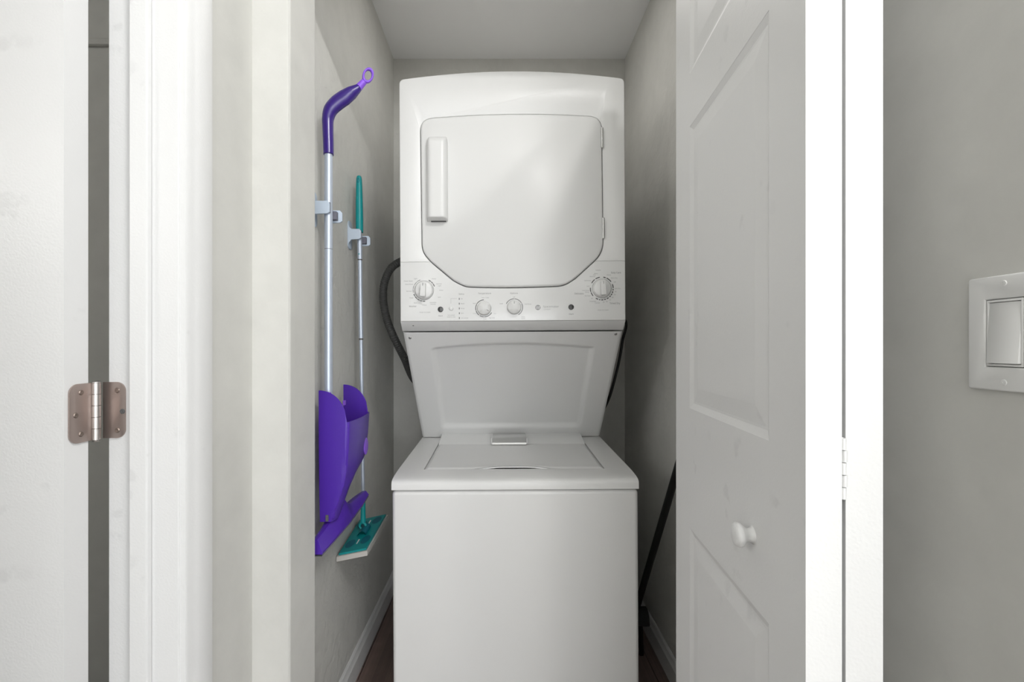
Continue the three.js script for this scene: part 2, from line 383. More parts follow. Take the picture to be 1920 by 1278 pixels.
// ---------------------------------------------------------------- light switch on the right wall
{
  const g = group('light_switch', V(0.50, 1.0665, 0.452), { label: 'white rocker light switch plate on the grey wall', category: 'light switch' });
  const h = 0.1145, w = 0.070;
  // local: x along the wall toward the viewer (world +z), built facing -X
  const mk = (name, geo, mat) => { geo.rotateY(-Math.PI / 2); return mesh(name, geo, mat, g); };
  const s = rrect(-w / 2, w / 2, 0, h, 0.003);
  const hole = new THREE.Path(); const hx = 0.0172, hy0 = h / 2 - 0.0337, hy1 = h / 2 + 0.0337;
  hole.moveTo(-hx, hy0); hole.lineTo(-hx, hy1); hole.lineTo(hx, hy1); hole.lineTo(hx, hy0); hole.closePath(); s.holes.push(hole);
  mk('wall_plate', plate(s, -0.006, 0.006, 0.0018), M.plasticWhite);
  mk('switch_frame', (() => { const q = rrect(-hx + 0.0006, hx - 0.0006, hy0 + 0.0006, hy1 - 0.0006, 0.001); const i = new THREE.Path(); i.moveTo(-0.0145, hy0 + 0.003); i.lineTo(-0.0145, hy1 - 0.003); i.lineTo(0.0145, hy1 - 0.003); i.lineTo(0.0145, hy0 + 0.003); i.closePath(); q.holes.push(i); return plate(q, -0.0058, 0.005, 0.0006); })(), M.plasticWhite);
  mk('rocker', uvMetres(toCreasedNormals((() => { const e = new THREE.ExtrudeGeometry(shapeOf([[0.0, hy0 + 0.0036], [0.0085, hy0 + 0.0036], [0.0062, h / 2], [0.0050, hy1 - 0.0036], [0, hy1 - 0.0036]]), { depth: 0.0278, bevelEnabled: true, bevelSize: 0.0005, bevelThickness: 0.0005, bevelOffset: -0.0005, bevelSegments: 2 }); e.rotateY(-Math.PI / 2); e.translate(0.0139, 0, 0); return e; })(), 0.5)), M.plasticWhite);
  for (const y of [0.0085, h - 0.0085]) mk('screw', turned([[0, 0.0004], [0.0006, 0.0004], [0.0008, 0.0009], [0.0026, 0.0007], [0.003, 0]], 0, y, -0.006, 20), M.plasticWhite);
}

// ---------------------------------------------------------------- stacked washer and dryer
{
  const CX = 0.037, HW = 0.3415, DF = 1.397;          // centre, half width, distance of the dryer front
  const ROLL = 0.0055;
  const unit = group('laundry_center', new THREE.Vector3(CX + ROLL * 1.2, 0, 0), { label: 'tall white stacked washer and dryer with control dials standing in the closet', category: 'washer dryer' });
  unit.rotation.z = ROLL;
  const E = M.enamel;
  const lx = x => px(x, DF) - CX, ly = y => py(y, DF);
  const part = (n, g, m = E, p = unit) => mesh(n, g, m, p);
  // ---- washer
  part('washer_cabinet', [box(-HW, HW, 0.03, 0.7135, 1.273, 2.05, 0.012, 4)]);
  for (const [x, d] of [[-0.29, 1.32], [0.29, 1.32], [-0.29, 2.0], [0.29, 2.0]]) part('foot', [rod(V(x, 0.0005, d), V(x, 0.03, d), 0.02)], M.seam);
  const LX = 0.2665, LF = 1.357, LB = 1.655, deckY = d => table([[1.27, 0.732], [1.277, 0.741], [1.30, 0.7465], [1.36, 0.7505], [1.655, 0.759], [1.775, 0.7635]], d);
  const front = [[1.270, 0.7165], [1.270, 0.731], [1.2715, 0.736], [1.276, 0.7405], [1.285, 0.7437], [1.30, 0.7462], [1.33, 0.749], [LF, 0.7505]];
  const side = [[LF, 0.7505], [1.655, 0.759], [1.775, 0.7635], [2.05, 0.764]];
  const deck = [alongX([...front, [LF, 0.7165]], -HW, HW)];
  for (const s of [-1, 1]) deck.push(alongX([[LF, 0.7165], ...side, [2.05, 0.7165]], s < 0 ? -HW : LX, s < 0 ? -LX : HW));
  deck.push(alongX([[LF, 0.7165], [LF, 0.738], [1.78, 0.744], [1.78, 0.7165]], -LX, LX));
  part('washer_top', deck);
  // lid with a lifted finger lip at the front
  const lid = grid((u, v) => {
    const x = lerp(-LX + 0.002, LX - 0.002, u), d = lerp(LF + 0.0012, LB, v);
    const edge = Math.min(1, Math.min(u, 1 - u) * 2 * LX / 0.006), lipC = Math.exp(-((x / 0.095) ** 4));
    const lip = Math.exp(-(((d - LF) / 0.022) ** 2));
    const y = deckY(d) - 0.0045 * (1 - Math.sqrt(Math.max(0, 1 - (1 - edge) ** 2))) + 0.0016 + lip * (0.001 + 0.0085 * lipC) - (v === 0 ? 0.003 : 0);
    return V(x, y, d);
  }, 90, 40);
  const lidG = new THREE.Group(); lidG.name = 'washer_lid'; unit.add(lidG);
  part('lid_panel', lid, E, lidG);
  part('lid_edge', [grid((u, v) => { const x = lerp(-LX + 0.002, LX - 0.002, u), lipC = Math.exp(-((x / 0.095) ** 4)); return V(x, lerp(deckY(LF) - 0.0024 + 0.001 + 0.0085 * lipC, 0.7445 + 0.0092 * lipC, v), LF + 0.0014); }, 90, 1),
    ...[-1, 1].map(s => grid((u, v) => V(s * (LX - 0.002), lerp(deckY(lerp(LF, LB, u)) - 0.002, 0.744, v), lerp(LF, LB, u)), 10, 1))], E, lidG);
  part('lid_hinge_strip', alongX([[LB + 0.002, 0.748], [LB + 0.002, 0.7585], [LB + 0.008, 0.762], [1.765, 0.781], [1.775, 0.75]], -LX + 0.003, LX - 0.003), E, lidG);
  const kx0 = px(922, 1.67) - CX, kx1 = px(985, 1.67) - CX;
  const latch = part('lid_latch', alongX([[1.640, 0.7625], [1.642, 0.7685], [1.655, 0.775], [1.70, 0.787], [1.72, 0.787], [1.72, 0.7625]], kx0, kx1), M.chrome, lidG);
  for (const x of [kx0 - 0.0042, kx1 + 0.0002]) part('latch_housing', [box(x, x + 0.004, 0.7625, 0.784, 1.645, 1.73, 0.001)], E, lidG);

  // ---- slanted service panel between washer and dryer
  const T0 = [1.427, 1.1565], T1 = [1.768, 0.7655];
  const nrm = new THREE.Vector2(-(T0[1] - T1[1]), -(T1[0] - T0[0])).normalize(); // outward in (D, Y)
  const lenS = Math.hypot(T1[0] - T0[0], T1[1] - T0[1]);
  const slantAt = (u, v, o) => V(lerp(-HW + 0.001, HW - 0.001, u), lerp(T0[1], T1[1], v) + nrm.y * o, lerp(T0[0], T1[0], v) + nrm.x * o);
  const emboss = (u, v) => {
    const x = lerp(-HW, HW, u), s = v * lenS, top = 0.062 - 0.018 * (1 - (x / 0.25) ** 2);
    const k = sstep(0, 0.014, 0.262 - Math.abs(x)) * sstep(0, 0.016, s - top) * sstep(0, 0.024, lenS - 0.05 - s);
    const e = Math.min(u * 2 * HW, (1 - u) * 2 * HW, s + 0.004, lenS - s + 0.004), r = 0.005;
    return -0.009 * k - (e < r ? r - Math.sqrt(Math.max(0, r * r - (r - e) ** 2)) : 0);
  };
  part('service_panel', [grid((u, v) => slantAt(u, v, emboss(u, v)), 120, 90)]);
  part('service_column', [alongX([[T0[0] + 0.018, 1.1575], [2.05, 1.1575], [2.05, 0.7645], [T1[0] + 0.012, 0.7645]], -HW + 0.0015, HW - 0.0015)]);
  for (const [x, y] of [[767, 632], [1155, 627]]) {
    const v = (T0[1] - py(y, 1.433)) / (T0[1] - T1[1]), g = turned([[0, 0.002], [0.0035, 0.0018], [0.0048, 0.0008], [0.005, 0]], 0, 0, 0, 20);
    g.rotateX(-(Math.atan2(T1[0] - T0[0], T0[1] - T1[1])) * -1);
    const p = slantAt((px(x, 1.433) - CX + HW) / (2 * HW), v, 0.0);
    const m = part('screw', g, M.chrome); m.position.copy(p);
  }
  // ---- dryer cabinet
  part('dryer_cabinet', [box(-HW + 0.001, HW - 0.001, 1.160, 1.921, 1.424, 2.05, 0.008, 3)]);
  // door outline in picture measure at the dryer front
  const P = (x, y) => [lx(x), ly(y)];
  const ds = new THREE.Shape();
  ds.moveTo(...P(791, 246)); 
  ds.bezierCurveTo(...P(791, 231), ...P(797, 223), ...P(815, 221.5));
  ds.quadraticCurveTo(...P(960, 210), ...P(1105, 219.5));
  ds.bezierCurveTo(...P(1122, 220.5), ...P(1129, 229), ...P(1129.3, 244));
  ds.lineTo(...P(1130.7, 452));
  ds.bezierCurveTo(...P(1130.8, 470), ...P(1124, 480), ...P(1115, 489));
  ds.lineTo(...P(1081, 520));
  ds.bezierCurveTo(...P(1064, 533), ...P(1056, 536), ...P(1042, 536.3));
  ds.quadraticCurveTo(...P(963, 540), ...P(886, 537));
  ds.bezierCurveTo(...P(872, 537), ...P(866, 533), ...P(850, 524));
  ds.lineTo(...P(812, 492));
  ds.bezierCurveTo(...P(800, 480), ...P(793, 472), ...P(792.6, 456));
  ds.closePath();
  let pts = ds.getPoints(14).filter((p, i, a) => !i || p.distanceTo(a[i - 1]) > 1e-5);
  if (pts[0].distanceTo(pts[pts.length - 1]) < 1e-5) pts.pop();
  if (THREE.ShapeUtils.isClockWise(pts)) pts.reverse();
  const offset = (pts, k) => pts.map((p, i) => { const a = pts[(i + pts.length - 1) % pts.length], b = pts[(i + 1) % pts.length], t = b.clone().sub(a).normalize(); return new THREE.Vector2(p.x + t.y * k, p.y - t.x * k); });
  const hole = offset(pts, 0.0026);          // the panel's edge around the door
  const ys = ly(490), yb = ly(601), topC = ly(147), topM = ly(133.5);
  // walk the opening, split at the height of the seam
  const n = hole.length, cross = [];
  for (let i = 0; i < n; i++) { const a = hole[i], b = hole[(i + 1) % n]; if ((a.y - ys) * (b.y - ys) < 0) cross.push({ i, p: a.clone().lerp(b, (ys - a.y) / (b.y - a.y)), down: b.y < a.y }); }
  const chain = (from, to) => { const out = [from.p]; for (let i = (from.i + 1) % n; ; i = (i + 1) % n) { out.push(hole[i]); if (i === to.i) break; } out.push(to.p); return out; };
  const cd = cross.find(c => c.down), cu = cross.find(c => !c.down);   // counter-clockwise: goes down on the left, up on the right
  const low = chain(cd, cu), high = chain(cu, cd);
  const A = (x, y) => new THREE.Vector2(x, y);
  const fas = new THREE.Shape([A(-HW, ys - 0.0001), ...low.map(p => p.clone()).map((p, i, a) => (i === 0 || i === a.length - 1) ? A(p.x, ys - 0.0001) : p), A(HW, ys - 0.0001), A(HW, yb), A(-HW, yb)]);
  const topPts = []; const rc = 0.016;
  for (let i = 0; i <= 6; i++) { const a = i / 6 * Math.PI / 2; topPts.push(A(HW - rc + rc * Math.cos(a), topC - rc + rc * Math.sin(a))); }
  for (let i = 1; i < 24; i++) { const t = i / 24, x = lerp(HW - rc, -HW + rc, t); topPts.push(A(x, lerp(topM, topC, (x / (HW - rc)) ** 2))); }
  for (let i = 0; i <= 6; i++) { const a = Math.PI / 2 + i / 6 * Math.PI / 2; topPts.push(A(-HW + rc + rc * Math.cos(a), topC - rc + rc * Math.sin(a))); }
  const upp = new THREE.Shape([A(HW, ys + 0.0001), ...topPts, A(-HW, ys + 0.0001), ...high.slice().reverse().map((p, i, a) => (i === 0 || i === a.length - 1) ? A(p.x, ys + 0.0001) : p)]);
  part('dryer_front', plate(upp, DF, 0.026, 0.002, 4));
  // printed control fascia
  const cw = 2048, sc = cw / (2 * HW / (DF / F)), chh = Math.round((601 - 490) * sc);
  const cv = document.createElement('canvas'); cv.width = cw; cv.height = chh;
  const c = cv.getContext('2d');
  c.fillStyle = '#e7e7e6'; c.fillRect(0, 0, cw, chh);
  const ox = 939 + (CX - HW) / DF * F, X = x => (x - ox) * sc, Y = y => (y - 490) * sc;
  const text = (s, x, y, h, col = '#7d7d7d', al = 'center', wt = '') => { c.fillStyle = col; c.textAlign = al; c.textBaseline = 'middle'; c.font = `${wt} ${h * sc}px sans-serif`; c.fillText(s, X(x), Y(y)); };
  const arc = (x, y, r, a0, a1, w, col) => { c.strokeStyle = col; c.lineWidth = w * sc; c.beginPath(); c.arc(X(x), Y(y), r * sc, a0 * Math.PI / 180, a1 * Math.PI / 180); c.stroke(); };
  const dk = '#4a4a4a', md = '#8a8a8a', lt = '#a4a4a4';
  // left dial
  arc(795.5, 543, 20.6, -65, -20, 1.6, dk); arc(795.5, 543, 20.6, 85, 160, 1.6, dk); arc(795.5, 543, 20.6, 168, 250, 1.2, md);
  for (const a of [-52, -38, 98, 112, 128, 145, 185, 205, 228]) arc(795.5, 543, 20.6, a, a + 2.5, 2.4, '#e7e7e6');
  for (const [s, x, y] of [['Heavy', 814, 521.5], ['Normal', 823.5, 531], ['Light', 824.5, 534.5], ['Rinse', 827.5, 543], ['Spin', 824, 556], ['Delicates', 812, 566], ['Casuals', 812, 569], ['Heavy', 796, 570.5], ['Med', 779, 566.5], ['Small', 771.5, 557], ['Normal', 767, 544.5], ['Extra Rinse', 767.5, 531.5], ['Power Wash', 766, 525.5], ['Light', 779.5, 521]]) text(s, x, y, 3.0, lt);
  text('Washer', 774, 573, 4.2, md); text('PUSH TO START', 797, 584.5, 2.9, lt);
  // start, status lights
  text('Start', 826, 591, 3.8, md); text('Lid Locked', 846, 590, 2.8, lt); text('Hold to Lock', 846, 593.5, 2.8, lt);
  c.strokeStyle = lt; c.lineWidth = 0.35 * sc; c.beginPath(); c.moveTo(X(845.5), Y(568)); c.lineTo(X(845.5), Y(559)); c.lineTo(X(857), Y(559)); c.stroke();
  text('Status', 865.5, 550.5, 3.8, md);
  for (const [i, s] of ['Fill', 'Wash', 'Rinse', 'Spin', 'Lid Locked'].entries()) { const y = 559.5 + i * 9; c.fillStyle = '#3c3c3c'; c.fillRect(X(860.6), Y(y - 1.7), 1.3 * sc, 3.4 * sc); text(s, 864, y, 2.9, lt, 'left'); }
  // temperature and options dials
  text('Temperature', 909, 549.5, 4.2, md); text('Hot / Cold', 910, 557.5, 3, lt);
  arc(908, 577.5, 16.0, 125, 268, 1.4, dk); arc(908, 577.5, 16.0, 30, 122, 1.4, dk);
  for (const a of [90, 125, 165, 210]) arc(908, 577.5, 16.0, a, a + 3, 2.2, '#e7e7e6');
  for (const [s, x, y] of [['Warm', 890.5, 568], ['Cool', 889.5, 587], ['Hot', 928, 587.5], ['Tap Cold', 922, 595.5], ['Cold', 909, 597.5]]) text(s, x, y, 2.9, lt);
  text('Options', 964, 549.5, 4.2, md); text('Off', 964, 557, 2.9, lt);
  arc(964, 576, 16.0, 205, 420, 1.4, '#6b6b6b');
  for (const a of [270, 330]) arc(964, 576, 16.0, a, a + 3, 2.2, '#e7e7e6');
  for (const [s, x, y] of [['Soak', 940, 569], ['2nd Rinse', 990, 570], ['Extra', 981, 594], ['Fabric', 981, 597.2]]) text(s, x, y, 2.9, lt);
  // round monogram badge
  const bx = 1008.7, by = 576.5; arc(bx, by, 4.4, 0, 360, 0.7, '#6a6a6a'); c.fillStyle = '#8c8c8c'; c.beginPath(); c.arc(X(bx), Y(by), 4.1 * sc, 0, 7); c.fill();
  for (let k = 0; k < 4; k++) arc(bx, by, 3.3, k * 90 + 20, k * 90 + 75, 0.6, '#dcdcdc');
  c.fillStyle = '#efefef'; c.font = `italic bold ${5.2 * sc}px serif`; c.textAlign = 'center'; c.fillText('GE', X(bx), Y(by + 0.2));
  text('Spacemaker', 1018.5, 575, 5.4, lt, 'left'); text('LAUNDRY', 1019.5, 580, 3, '#b4b4b4', 'left');
  text('Start', 1071, 589, 4.2, md);
  // right dial
  for (const [a0, a1] of [[-82, -70], [-65, -36], [-22, -2], [3, 10], [15, 24], [28, 36], [40, 48], [54, 64], [70, 78], [83, 93], [98, 104], [109, 122], [140, 160], [163, 184], [208, 232], [237, 260]]) arc(1128.7, 541.5, 21.4, a0, a1, 1.8, dk);
  for (const [s, x, y] of [['Cottons', 1122, 507], ['More', 1118, 513.5], ['Dry', 1115, 516], ['Normal', 1111, 519], ['Optimum', 1102, 526.5], ['Less', 1103, 537], ['Cool Down', 1099, 545], ['Damp', 1101, 548], ['No Heat', 1102, 555], ['20', 1110, 560], ['Extended', 1112, 565.5], ['Tumble', 1120, 568.5], ['30', 1132, 567], ['40', 1138, 566], ['50', 1144, 563], ['60', 1149, 558.5], ['70', 1153, 553], ['80', 1154.5, 547.5], ['Less Dry', 1158, 541.5], ['Off', 1153, 529.5], ['More Dry', 1152, 522], ['Damp', 1142, 516.2]]) text(s, x, y, 2.9, lt);
  text('Easy Care', 1155.5, 512, 4.3, '#777'); text('Delicates', 1086, 551, 4.3, '#777'); text('Timed Dry', 1153, 569.5, 4.3, '#777'); text('PUSH TO START', 1131, 582, 2.9, lt);
  const fasTex = new THREE.CanvasTexture(cv); fasTex.colorSpace = THREE.SRGBColorSpace;
  const fg = plate(fas, DF, 0.026, 0.002, 3);
  { const p = fg.attributes.position, uv = fg.attributes.uv; for (let i = 0; i < p.count; i++) { uv.setXY(i, (p.getX(i) + HW) / (2 * HW), (p.getY(i) - yb) / (ys - yb)); } }
  const fascia = part('control_panel', fg, phys(lin(1, 1, 1), 0.32, { map: fasTex, clearcoat: 0.5, clearcoatRoughness: 0.12 }));
  // chin below the fascia, turned slightly down
  part('control_panel_chin', alongX([[DF + 0.0005, yb - 0.0006], [DF + 0.026, yb - 0.0006], [1.455, 1.1605], [1.4275, 1.1605], [1.424, 1.162], [DF + 0.004, yb - 0.004]], -HW, HW));
  { // small round plug and mark on the chin
    const g = turned([[0, 0.0016], [0.0025, 0.0014], [0.0035, 0]], 0, 0, 0, 16); g.rotateX(0.6);
    const m = part('chin_plug', g, M.print); m.position.copy(V(px(775, 1.412) - CX, py(608.5, 1.41), 1.4103));
    const h = new THREE.BoxGeometry(0.0012, 0.007, 0.0005); h.rotateZ(0.5); h.rotateX(0.7);
    const q = part('chin_mark', [uvMetres(h)], M.print); q.position.copy(V(px(767.5, 1.412) - CX, py(607, 1.41), 1.4095));
  }
  // knobs
  const bigKnob = (x, y, mark) => {
    const k = new THREE.Group(); k.name = 'dial_knob'; k.position.copy(V(lx(x), ly(y), DF)); unit.add(k);
    mesh('dial_skirt', turned([[0, 0.011], [0.0225, 0.0105], [0.0255, 0.009], [0.0275, 0.003], [0.029, 0.0012], [0.029, 0]], 0, 0, 0, 48), M.plasticWhite, k);
    const s = new THREE.Shape(); const w = 0.0085, y0 = -0.0225, y1 = 0.0215;
    s.moveTo(-w, y0 + 0.006); s.quadraticCurveTo(-w, y0, -w + 0.005, y0); s.lineTo(w - 0.005, y0); s.quadraticCurveTo(w, y0, w, y0 + 0.006); s.lineTo(w * 0.8, y1 - 0.003); s.quadraticCurveTo(0, y1 + 0.003, -w * 0.8, y1 - 0.003); s.closePath();
    const gg = plate(s, -0.030, 0.021, 0.0035, 3); gg.rotateZ(mark * 0.1);
    mesh('grip', gg, M.plasticWhite, k);
    const mk = new THREE.BoxGeometry(0.0012, 0.008, 0.0006); mk.translate(0, 0.0145, 0.0301); mk.rotateZ(mark * 0.1);
    mesh('pointer_mark', [uvMetres(mk)], M.print, k);
    mesh('dial_groove', turned([[0.0283, 0.0012], [0.0288, 0.0016], [0.0293, 0.0012], [0.0293, 0]], 0, 0, 0, 48), M.print, k);
  };
  bigKnob(795.5, 543, -0.6); bigKnob(1128.7, 541.5, 0.6);
  const smallKnob = (x, y, turn) => {
    const k = new THREE.Group(); k.name = 'selector_knob'; k.position.copy(V(lx(x), ly(y), DF)); unit.add(k);
    mesh('cap', turned([[0, 0.0185], [0.017, 0.018], [0.0192, 0.0165], [0.0202, 0.013], [0.0212, 0.003], [0.0218, 0]], 0, 0, 0, 48), M.plasticWhite, k);
    const mk = new THREE.BoxGeometry(0.0014, 0.007, 0.0006); mk.translate(0, 0.0135, 0.0184); mk.rotateZ(turn);
    mesh('pointer_mark', [uvMetres(mk)], M.print, k);
  };
  smallKnob(908, 577.5, -2.15); smallKnob(964, 576, 0);
  const button = (x, y, r, mat) => part('push_button', turned([[0, 0.0045], [r * 0.55, 0.0042], [r * 0.9, 0.003], [r, 0.0012], [r * 1.05, 0]], lx(x), ly(y), DF, 28), mat);
  button(826, 579, 0.0082, M.darkButton); button(1071, 576, 0.0082, M.darkButton); button(846, 577, 0.0066, M.plasticWhite);
  // ---- dryer door
  const door = new THREE.Group(); door.name = 'dryer_door'; unit.add(door);
  part('door_panel', plate(new THREE.Shape(pts), DF - 0.006, 0.022, 0.0055, 5), E, door);
  part('gap_shade_sheet', [plate(new THREE.Shape(offset(pts, -0.004)), DF + 0.0165, 0.012)], M.seam, door);  // dark sheet behind the door, shade of the gap put in as colour
  // moulded pull, hollow behind on its right
  const hx0 = lx(803), hx1 = lx(842), hy0 = ly(416), hy1 = ly(257);
  const prof = (w, o) => { const s = new THREE.Shape(); s.moveTo(-w, 0); s.bezierCurveTo(-w * 0.98, o * 0.8, -w * 0.75, o, -w * 0.3, o); s.lineTo(w * 0.55, o * 0.98); s.bezierCurveTo(w * 0.95, o * 0.95, w, o * 0.7, w, 0); s.closePath(); return s; };
  const pull = grid((u, v) => { // u across, v down
    const w = (hx1 - hx0) / 2, cxh = (hx0 + hx1) / 2, endT = Math.min(1, v / 0.10), endB = Math.min(1, (1 - v) / 0.025);
    const lift = Math.sin(Math.PI / 2 * endT) * Math.sqrt(1 - (1 - endB) ** 2);
    const a = lerp(-1, 1, u), across = Math.abs(a) > 0.999 ? 0 : Math.pow(1 - Math.pow(Math.abs(a), 5), 0.5);
    const x = cxh + a * w * (0.86 + 0.14 * Math.sin(Math.PI / 2 * Math.min(1, v / 0.08)));
    return V(x, lerp(hy1, hy0, v), DF - 0.0055 - 0.032 * lift * across);
  }, 40, 60);
  part('door_pull', pull, E, door);
  part('pull_shade_strip', [box(hx0 + 0.012, hx1 - 0.006, hy0 - 0.0008, hy0 + 0.0008, DF - 0.014, DF - 0.006)], M.seam, door);  // dark strip below the pull, its shade put in as colour
  for (const [x, y0, y1] of [[1129.3, 242, 279], [1131, 410, 448]]) {
    part('door_hinge', [rod(V(lx(x) + 0.001, ly(y1), DF - 0.004), V(lx(x) + 0.001, ly(y0), DF - 0.004), 0.0042, 16), box(lx(x) - 0.0012, lx(x) + 0.0012, ly(y1 + 1.5), ly(y1), DF - 0.004, DF)], M.chrome, door);
  }
}

// ---------------------------------------------------------------- drain hose and power cord behind the machine
{
  const D = 1.70;
  const p = [V(-0.20, 0.90, 2.09), V(-0.30, 0.905, 2.085), V(px(775, 1.84), py(712, 1.84), 1.86), V(px(757, 1.74), py(671, 1.74), 1.75), V(px(741, D), py(637, D), D), V(px(726, D), py(600, D), D), V(px(718.5, D), py(558, D), D), V(px(722, D), py(526, D), D), V(px(735, D), py(501, D), D), V(px(757, 1.72), py(486, 1.72), 1.73), V(px(785, 1.85), py(478, 1.85), 1.87), V(-0.30, 1.47, 2.085), V(-0.2, 1.47, 2.09)];
  const h = mesh('drain_hose', sweep(p, t => 0.0142 + 0.0008 * Math.cos(t * Math.PI * 2 * 180), 1080, 16, true, new THREE.Vector3(0.1, 0.05, 1)), M.hose);
  h.userData = { label: 'dark grey ribbed drain hose looping out beside the dryer', category: 'hose' };
  const Q = 1.80;
  const cpts = [V(0.30, 1.25, 2.085), V(0.40, 1.235, 2.06), V(px(1171, 1.9), py(600, 1.9), 1.9), V(px(1167, Q), py(640, Q), Q), V(px(1160, Q), py(680, Q), Q), V(px(1152, Q), py(712, Q), Q), V(px(1141, 1.82), py(748, 1.82), 1.82), V(px(1120, 1.9), py(790, 1.9), 1.93), V(0.36, 0.70, 2.085)];
  const w = mesh('power_cord', sweep(cpts, t => [0.0052, 0.0085], 120, 14, true, new THREE.Vector3(1, 0, 0.1)), M.black);
  w.userData = { label: 'black power cord hanging behind the slanted panel of the dryer', category: 'cord' };
}

// ---------------------------------------------------------------- wall clips holding the broom and the mop
function wallClip(x, y, D, label, r, s) {
  // x, D = axis of the pole; the wall is at X = -0.495
  const g = group('wall_clip', V(-0.495, y, D), { label, category: 'tool holder', group: 'light blue tool clips on the closet wall' });
  const back = -0.495, a = x - back;                 // distance of the pole axis from the wall
  // back plate: tall leaf with curved ends
  const hs = 0.046 * s, ws = 0.019 * s, sh = rrect(-ws, ws, -hs, hs, ws * 0.8);
  const bp = new THREE.ExtrudeGeometry(sh, { depth: 0.0018, bevelEnabled: true, bevelSize: 0.0007, bevelThickness: 0.0007, bevelOffset: -0.0007, bevelSegments: 2 });
  bp.rotateY(Math.PI / 2); bp.translate(0.0007, 0, 0);
  mesh('back_plate', uvMetres(toCreasedNormals(bp, 0.6)), M.clip, g);
  // near jaw: wide arm in front of the pole, flares into the plate
  const hj = 0.0165 * s, arm = shapeOf([[0.002, hs * 0.82], [0.006, hj * 1.35], [0.013, hj], [a + r * 0.35, hj], [a + r * 0.9, hj * 0.6], [a + r * 0.9, -hj * 0.75], [a + r * 0.35, -hj], [0.013, -hj * 1.1], [0.006, -hj * 1.6], [0.002, -hs * 0.82]]);
  const mkArm = (z, t) => { const e = new THREE.ExtrudeGeometry(arm, { depth: t, bevelEnabled: true, bevelSize: 0.0012, bevelThickness: 0.0012, bevelOffset: -0.0012, bevelSegments: 2 }); e.translate(0, 0, z); return uvMetres(toCreasedNormals(e, 0.6)); };
  mesh('near_jaw', mkArm(r + 0.004, 0.004), M.clip, g);
  const fe = mkArm(-r - 0.020, 0.004); fe.translate(0.017, -0.012, 0);
  mesh('far_jaw', fe, M.clip, g);
  mesh('jaw_grip', [box(a - r * 0.9, a + r * 0.9, -hj * 0.85, hj * 0.85, -(r + 0.004), -r - 0.0003, 0.001)].map(q => q), M.clipGrip, g);
  mesh('jaw_grip', [box(a - r * 0.2, a + r * 0.6 + 0.010, -hj * 0.85 - 0.01, hj * 0.5 - 0.01, r + 0.001, r + 0.015, 0.001)], M.clipGrip, g);
  return g;
}

